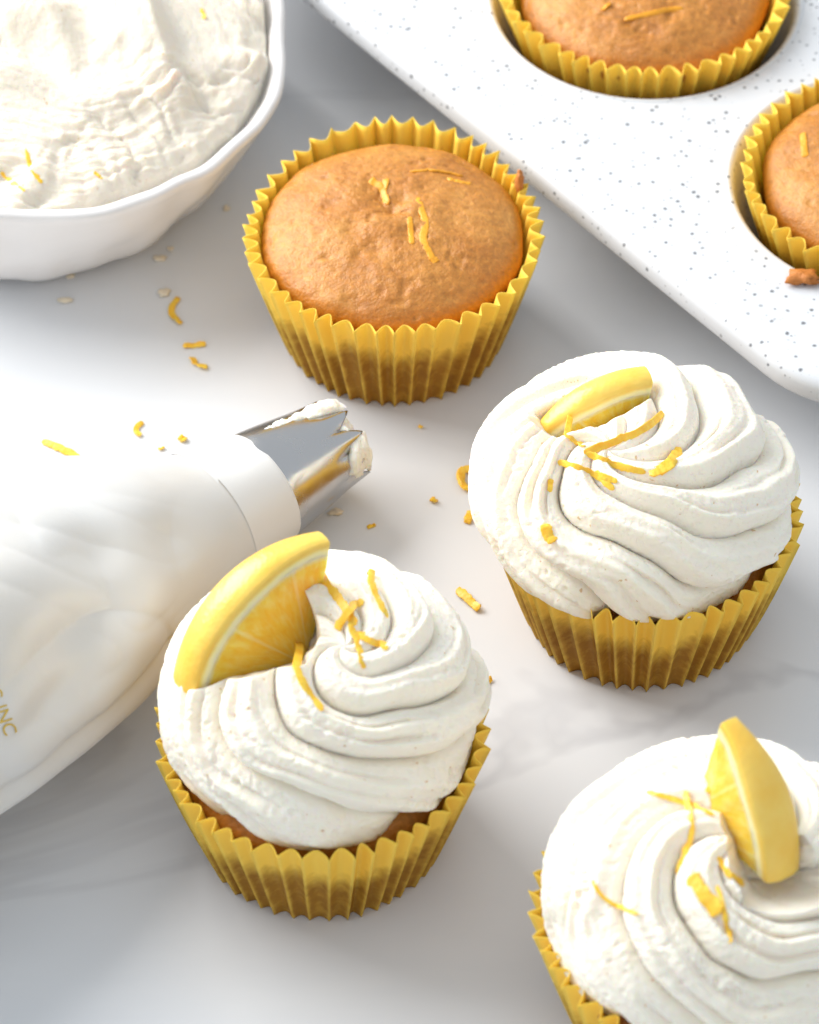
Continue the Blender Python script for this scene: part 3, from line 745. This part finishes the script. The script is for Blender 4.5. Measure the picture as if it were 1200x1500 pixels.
# ------------------------------------------------------------------ zest
BV = {k: bvh_of(v[1]) for k, v in SURF.items()}
def hit(key, x, y):
    if key == 'table':
        return at(x, y, 0), np.array([0, 0, 1.0])
    loc, nor, _, _ = BV[key].ray_cast(Vector(CAM * MM), Vector(ray(x, y)))
    if loc is None: return at(x, y, 40), np.array([0, 0, 1.0])
    return np.array(loc) / MM, np.array(nor)

def zest(key, pts, width, label, group, parent=None, mt=None, sink=0.0, thick=0.36, seed=None, name='zest_strand', arch=0.0):
    seed = seed if seed is not None else int(abs(pts[0][0] * 7 + pts[0][1] * 3)) % 9973
    r_ = np.random.RandomState(seed)
    pp = np.array(pts, float)
    if len(pp) == 1: pp = np.vstack([pp - [width * .45, width * .2], pp + [width * .45, width * .2]])
    pp = resample(chaikin(pp, 3), 22)
    H = [hit(key, *p) for p in pp]
    C = np.array([h[0] for h in H]); Nn = np.array([h[1] for h in H])
    for c_, n_ in zip(C, Nn):
        pass
    up_ = Nn.mean(0); up_ /= np.linalg.norm(up_)
    if key != 'table':                                    # a strand bridges small hollows
        hgt = C @ up_
        sm_ = np.maximum.accumulate(hgt) * 0 + hgt
        for _ in range(6):
            sm_[1:-1] = np.maximum(sm_[1:-1] * .5 + .25 * (sm_[:-2] + sm_[2:]), hgt[1:-1] - 0.2)
        C = C + up_ * (sm_ - hgt)[:, None]
    wmm = width * 0.92 / 6.7
    f = np.linspace(0, 1, len(C))
    C = C + up_ * (thick * 0.42 - sink - 0.12 * (key in ('front', 'right', 'corner')) + arch * np.sin(np.pi * f) + 0.25 * np.abs(np.sin(f * 5 + seed)) * (key != 'plain'))[:, None]
    tan = np.gradient(C, axis=0); tan /= np.linalg.norm(tan, axis=1)[:, None] + 1e-9
    sd = np.cross(tan, up_); sd /= np.linalg.norm(sd, axis=1)[:, None] + 1e-9
    nn_ = np.cross(sd, tan)
    tw = r_.uniform(-0.5, 0.5) + r_.uniform(-0.5, 0.5) * f
    ns = 10; q = np.arange(ns) / ns * 2 * np.pi
    cw = np.sign(np.cos(q)) * np.abs(np.cos(q)) ** 0.5; sw = np.sign(np.sin(q)) * np.abs(np.sin(q)) ** 0.5
    endf = np.clip(np.minimum(f, 1 - f) / 0.06, 0, 1) ** 0.5 * 0.55 + 0.45
    wid = wmm / 2 * endf * (1.05 + 0.10 * noise(np.stack([f * 9, f * 0 + seed, f * 0], -1), 1.0, seed))
    P = []
    for i in range(len(C)):
        ct, st_ = math.cos(tw[i]), math.sin(tw[i])
        a_ = sd[i] * ct + nn_[i] * st_; b_ = nn_[i] * ct - sd[i] * st_
        P.append(C[i] + np.outer(cw * wid[i], a_) + np.outer(sw * thick / 2 * endf[i], b_))
    P = np.array(P); P = P + 0.14 * wmm / 1.5 * noise(P, 1.6, seed)[..., None]
    if key == 'table': P[..., 2] -= P[..., 2].min() - 0.02
    nf = len(C)
    Fc = grid_faces(nf, ns) + [list(range(ns))[::-1], [(nf - 1) * ns + i for i in range(ns)]]
    def crisp(o):
        e = o.modifiers.new('crisp', 'EDGE_SPLIT'); e.split_angle = math.radians(38); return o
    if parent is not None:
        return build(name, P.reshape(-1, 3) - np.array(parent.location) / MM, Fc, mt or M_zest, parent)
    org = C.mean(0)
    o = crisp(build(name, P.reshape(-1, 3) - org, Fc, mt or M_zest, None, loc=org))
    bpy.context.view_layer.update()
    return tag(o, label, 'zest', group)

GT = 'zest strands scattered on the table'
zest('table', [(62, 648), (100, 664), (138, 685)], 12, 'long straight yellow zest strand on the table behind the piping bag', GT)
zest('table', [(210, 620), (197, 630), (206, 641)], 9, 'small curled zest strand on the table between the bag and the bowl', GT)
zest('table', [(268, 645)], 11, 'squarish zest crumb on the table just behind the nozzle cuff', GT, thick=0.7)
zest('table', [(232, 660), (241, 657)], 6, 'tiny zest flake on the table touching the back of the bag', GT)
zest('table', [(262, 437), (247, 458), (266, 476)], 11, 'hooked orange zest strand on the table nearest the bowl', GT)
zest('table', [(268, 509), (302, 506)], 10, 'short flat zest strand, upper of a pair beside the plain cupcake', GT)
zest('table', [(280, 525), (288, 536), (304, 541)], 11, 'short bent zest strand, lower of a pair beside the plain cupcake', GT)
zest('table', [(692, 690), (674, 692), (676, 712), (688, 722)], 13, 'thick curled zest piece on the table touching the broad swirl', GT, thick=0.9)
zest('table', [(690, 752), (684, 768)], 13, 'round zest bit on the table beside the broad swirl', GT, thick=0.8)
zest('table', [(635, 735)], 10, 'round zest crumb on the table between nozzle and broad frosted cupcake', GT, thick=0.7)
zest('table', [(538, 774), (550, 770)], 7, 'tiny zest crumb on the table in front of the nozzle', GT)
zest('table', [(670, 866), (685, 880), (702, 896)], 14, 'thick straight zest strand on the table between two frosted cupcakes', GT, thick=0.8)
zest('table', [(658, 917), (668, 915)], 8, 'small zest crumb on the table behind the wedge cupcake', GT)
zest('table', [(712, 1003), (720, 996)], 9, 'brownish zest crumb on the table beside the wedge cupcake liner', GT)
zest('table', [(616, 627)], 5, 'tiniest zest speck on the table below the plain cupcake', GT, thick=.5)
G2 = 'zest strands on the upright wedge cupcake'
zest('front', [(462, 845), (490, 868), (508, 895), (520, 917)], 15, 'long broad zest strand running from wedge to swirl peak', G2)
zest('front', [(532, 880), (512, 902), (494, 924)], 12, 'orange zest strand crossing over the others on the peak', G2, arch=1.2)
zest('front', [(512, 912), (525, 945), (534, 980)], 10, 'narrow pale zest strand hanging down from the peak', G2)
zest('front', [(515, 925), (545, 943), (568, 950)], 11, 'short zest strand pointing right from the crossed strands', G2, arch=.5)
zest('front', [(540, 842), (552, 875), (568, 905)], 11, 'zest strand lying apart on the bright far ridge', G2)
zest('front', [(428, 910), (427, 960), (445, 1005), (472, 1042)], 12, 'longest curved zest strand hanging below the upright wedge', G2)
G3 = 'zest strands on the broad swirl'
zest('right', [(855, 664), (900, 650), (940, 632), (972, 608)], 12, 'long straight zest strand slanting across the broad swirl peak', G3, arch=.6)
zest('right', [(824, 630), (840, 647), (856, 654)], 10, 'short zest strand tucked at the sunk slice end', G3)
zest('right', [(860, 664), (900, 682), (946, 692)], 11, 'zest strand forming a V with the long slanting strand', G3)
zest('right', [(992, 655), (986, 676), (966, 690), (950, 694)], 18, 'thick curled zest piece on the broad swirl crest', G3, thick=0.7)
zest('right', [(817, 677), (860, 689), (882, 702), (900, 718)], 10, 'thin forked zest strand on the pale ridge, long prong', G3)
zest('right', [(872, 692), (905, 706)], 9, 'thin forked zest strand on the pale ridge, short prong', G3)
zest('right', [(807, 702), (805, 720)], 9, 'small zest bit in the crease below the forked strand', G3)
zest('right', [(800, 768), (802, 782), (812, 795)], 16, 'chunky zest blob lowest on the bright ridge', G3, thick=0.8)
G4 = 'zest strands on the rind-outward wedge cupcake'
zest('corner', [(948, 1160), (985, 1170), (1008, 1180), (1046, 1193)], 8, 'thin zest strand with a knob, pointing at the lemon wedge', G4)
zest('corner', [(1004, 1158), (1013, 1200), (1012, 1235), (992, 1280)], 10, 'long bowed zest strand crossing the thin knobbed one', G4)
zest('corner', [(868, 1290), (885, 1320), (936, 1340)], 6, 'very thin bent zest strand far out on the swirl', G4)
zest('corner', [(1013, 1282), (1030, 1312), (1056, 1338)], 22, 'wide chunky zest piece in the swirl middle', G4, thick=0.7)
zest('corner', [(1050, 1298), (1062, 1340), (1070, 1382)], 8, 'narrow pointed zest strand below the wide chunk', G4)
zest('corner', [(1052, 1255), (1065, 1280), (1090, 1296)], 10, 'short curved zest strand just under the wedge foot', G4)
zest('corner', [(1036, 1162), (1058, 1130)], 11, 'zest strand leaning against the wedge pith', G4)
G5 = 'zest strands stirred into the bowl'
zest('bowl', [(2, 252), (18, 268), (36, 281)], 8, 'straight zest strand in the bowl near its rim', G5, sink=0.3)
zest('bowl', [(40, 215), (42, 242), (62, 268)], 8, 'curved zest strand in the bowl on a crest', G5, sink=0.3)
zest('bowl', [(294, 12), (299, 28)], 9, 'lone zest bit high on the far side of the bowl', G5, sink=0.3)
zest('bowl', [(138, 252), (150, 262)], 6, 'small zest bit in the bowl between crest and rim', G5, sink=0.3)
# baked into the plain cakes: parts of the cupcakes
for key, strands in (('plain', [([(540, 266), (556, 272), (568, 300)], 16), ([(600, 251), (640, 248), (678, 258)], 10), ([(612, 290), (626, 330), (617, 350), (636, 382)], 13), ([(600, 318), (604, 358)], 10), ([(566, 262), (560, 285)], 12), ([(655, 262), (690, 270)], 8), ([(632, 376), (640, 384)], 14)]),
                     ('tin_a', [([(915, 29), (960, 18), (1002, 12)], 9), ([(882, 15), (894, 5)], 10)]), ('tin_b', [([(1176, 196), (1180, 230)], 12)])):
    for pts, wd in strands:
        zest(key, pts, wd, None, None, parent=SURF[key][0], mt=M_baked_zest, sink=0.34, thick=0.6, name='zest')

# ------------------------------------------------------------------ crumbs
def crumb(name, c, rad, mt, seed, flat=0.6, n=10, stretch=(1, 1), parent=None):
    a = np.arange(2 * n) / (2 * n) * 2 * np.pi; e = np.linspace(-np.pi / 2 + 0.02, np.pi / 2 - 0.02, n)
    E_, A_ = np.meshgrid(e, a, indexing='ij')
    P = np.stack([np.cos(E_) * np.cos(A_) * stretch[0], np.cos(E_) * np.sin(A_) * stretch[1], np.sin(E_) * flat], -1) * rad
    P = P * (1 + 0.45 * fbm(P / rad + seed, 1.6, seed, 3))[..., None]
    P[..., 2] -= P[..., 2].min()
    return build(name, P.reshape(-1, 3), grid_faces(n, 2 * n), mt, parent, loc=c)
M_bit, nt, b = mat('dried_cream', (0.78, 0.68, 0.52), 0.6)
for i, (x, y, r, sx, lab) in enumerate(((242, 431, 1.9, 1.4, 'pale frosting crumb on the table against the hooked zest strand'), (96, 441, 1.5, 1.9, 'small pale frosting crumb on the table below the bowl'),
                                 (104, 406, 1.3, 1.2, 'pale frosting crumb on the table at the bowl foot'), (232, 380, 1.6, 1.7, 'flat pale crumb on the table at the bowl side, lower one'),
                                 (250, 366, 1.2, 1.0, 'flat pale crumb on the table at the bowl side, middle one'), (332, 306, 1.4, 1.0, 'pale crumb on the table between bowl and plain cupcake'),
                                 (492, 752, 1.6, 1.6, 'pale frosting crumb on the table under the nozzle teeth'))):
    tag(crumb('crumb', at(x, y, 0), r * 0.62, M_bit, 300 + i, 0.35, stretch=(sx, 1)), lab, 'crumb', 'crumbs on the table')
tag(crumb('crumb', at(1176, 411, TZ + 0.1), 3.0, M_crumb, 331, 0.35, stretch=(1.5, 0.8)), 'toasted brown cake crumb on the speckled tin beside the cup', 'crumb')
p_, _ = hit('plain', 764, 276)
crumb('crumb', p_ - np.array(SURF['plain'][0].location) / MM - np.array([0.5, 0, 2.5]), 2.0, M_crumb, 340, 1.6, stretch=(0.5, 0.8), parent=SURF['plain'][0])

# ------------------------------------------------------------------ gold print on the bag (runs off the picture's edge)
cu = bpy.data.curves.new('lettering', 'FONT'); cu.body = 'BAKING & ICING INC'; cu.size = 0.0042; cu.align_x = 'RIGHT'; cu.align_y = 'CENTER'
to = bpy.data.objects.new('lettering_source', cu); COL.link(to)
bpy.context.view_layer.update()
tm = bpy.data.meshes.new_from_object(to.evaluated_get(bpy.context.evaluated_depsgraph_get()))
bpy.data.objects.remove(to)
bb = bvh_of([body])
Vt = []
ta = math.radians(-70)
for v in tm.vertices:
    x, y = v.co.x * 1000, v.co.y * 1000
    px = 14 + 6.6 * (x * math.cos(ta) - y * math.sin(ta)); py = 1076 - 6.6 * (x * math.sin(ta) + y * math.cos(ta)) * 0.95
    loc, nor, _, _ = bb.ray_cast(Vector(CAM * MM), Vector(ray(px, py)))
    if loc is None: loc, nor = Vector(at(px, py, 30) * MM), Vector((0, 0, 1))
    Vt.append(np.array(loc + nor * 0.0005) / MM - borg)
build('lettering', Vt, [list(p.vertices) for p in tm.polygons], M_gold, bag, smooth=False)
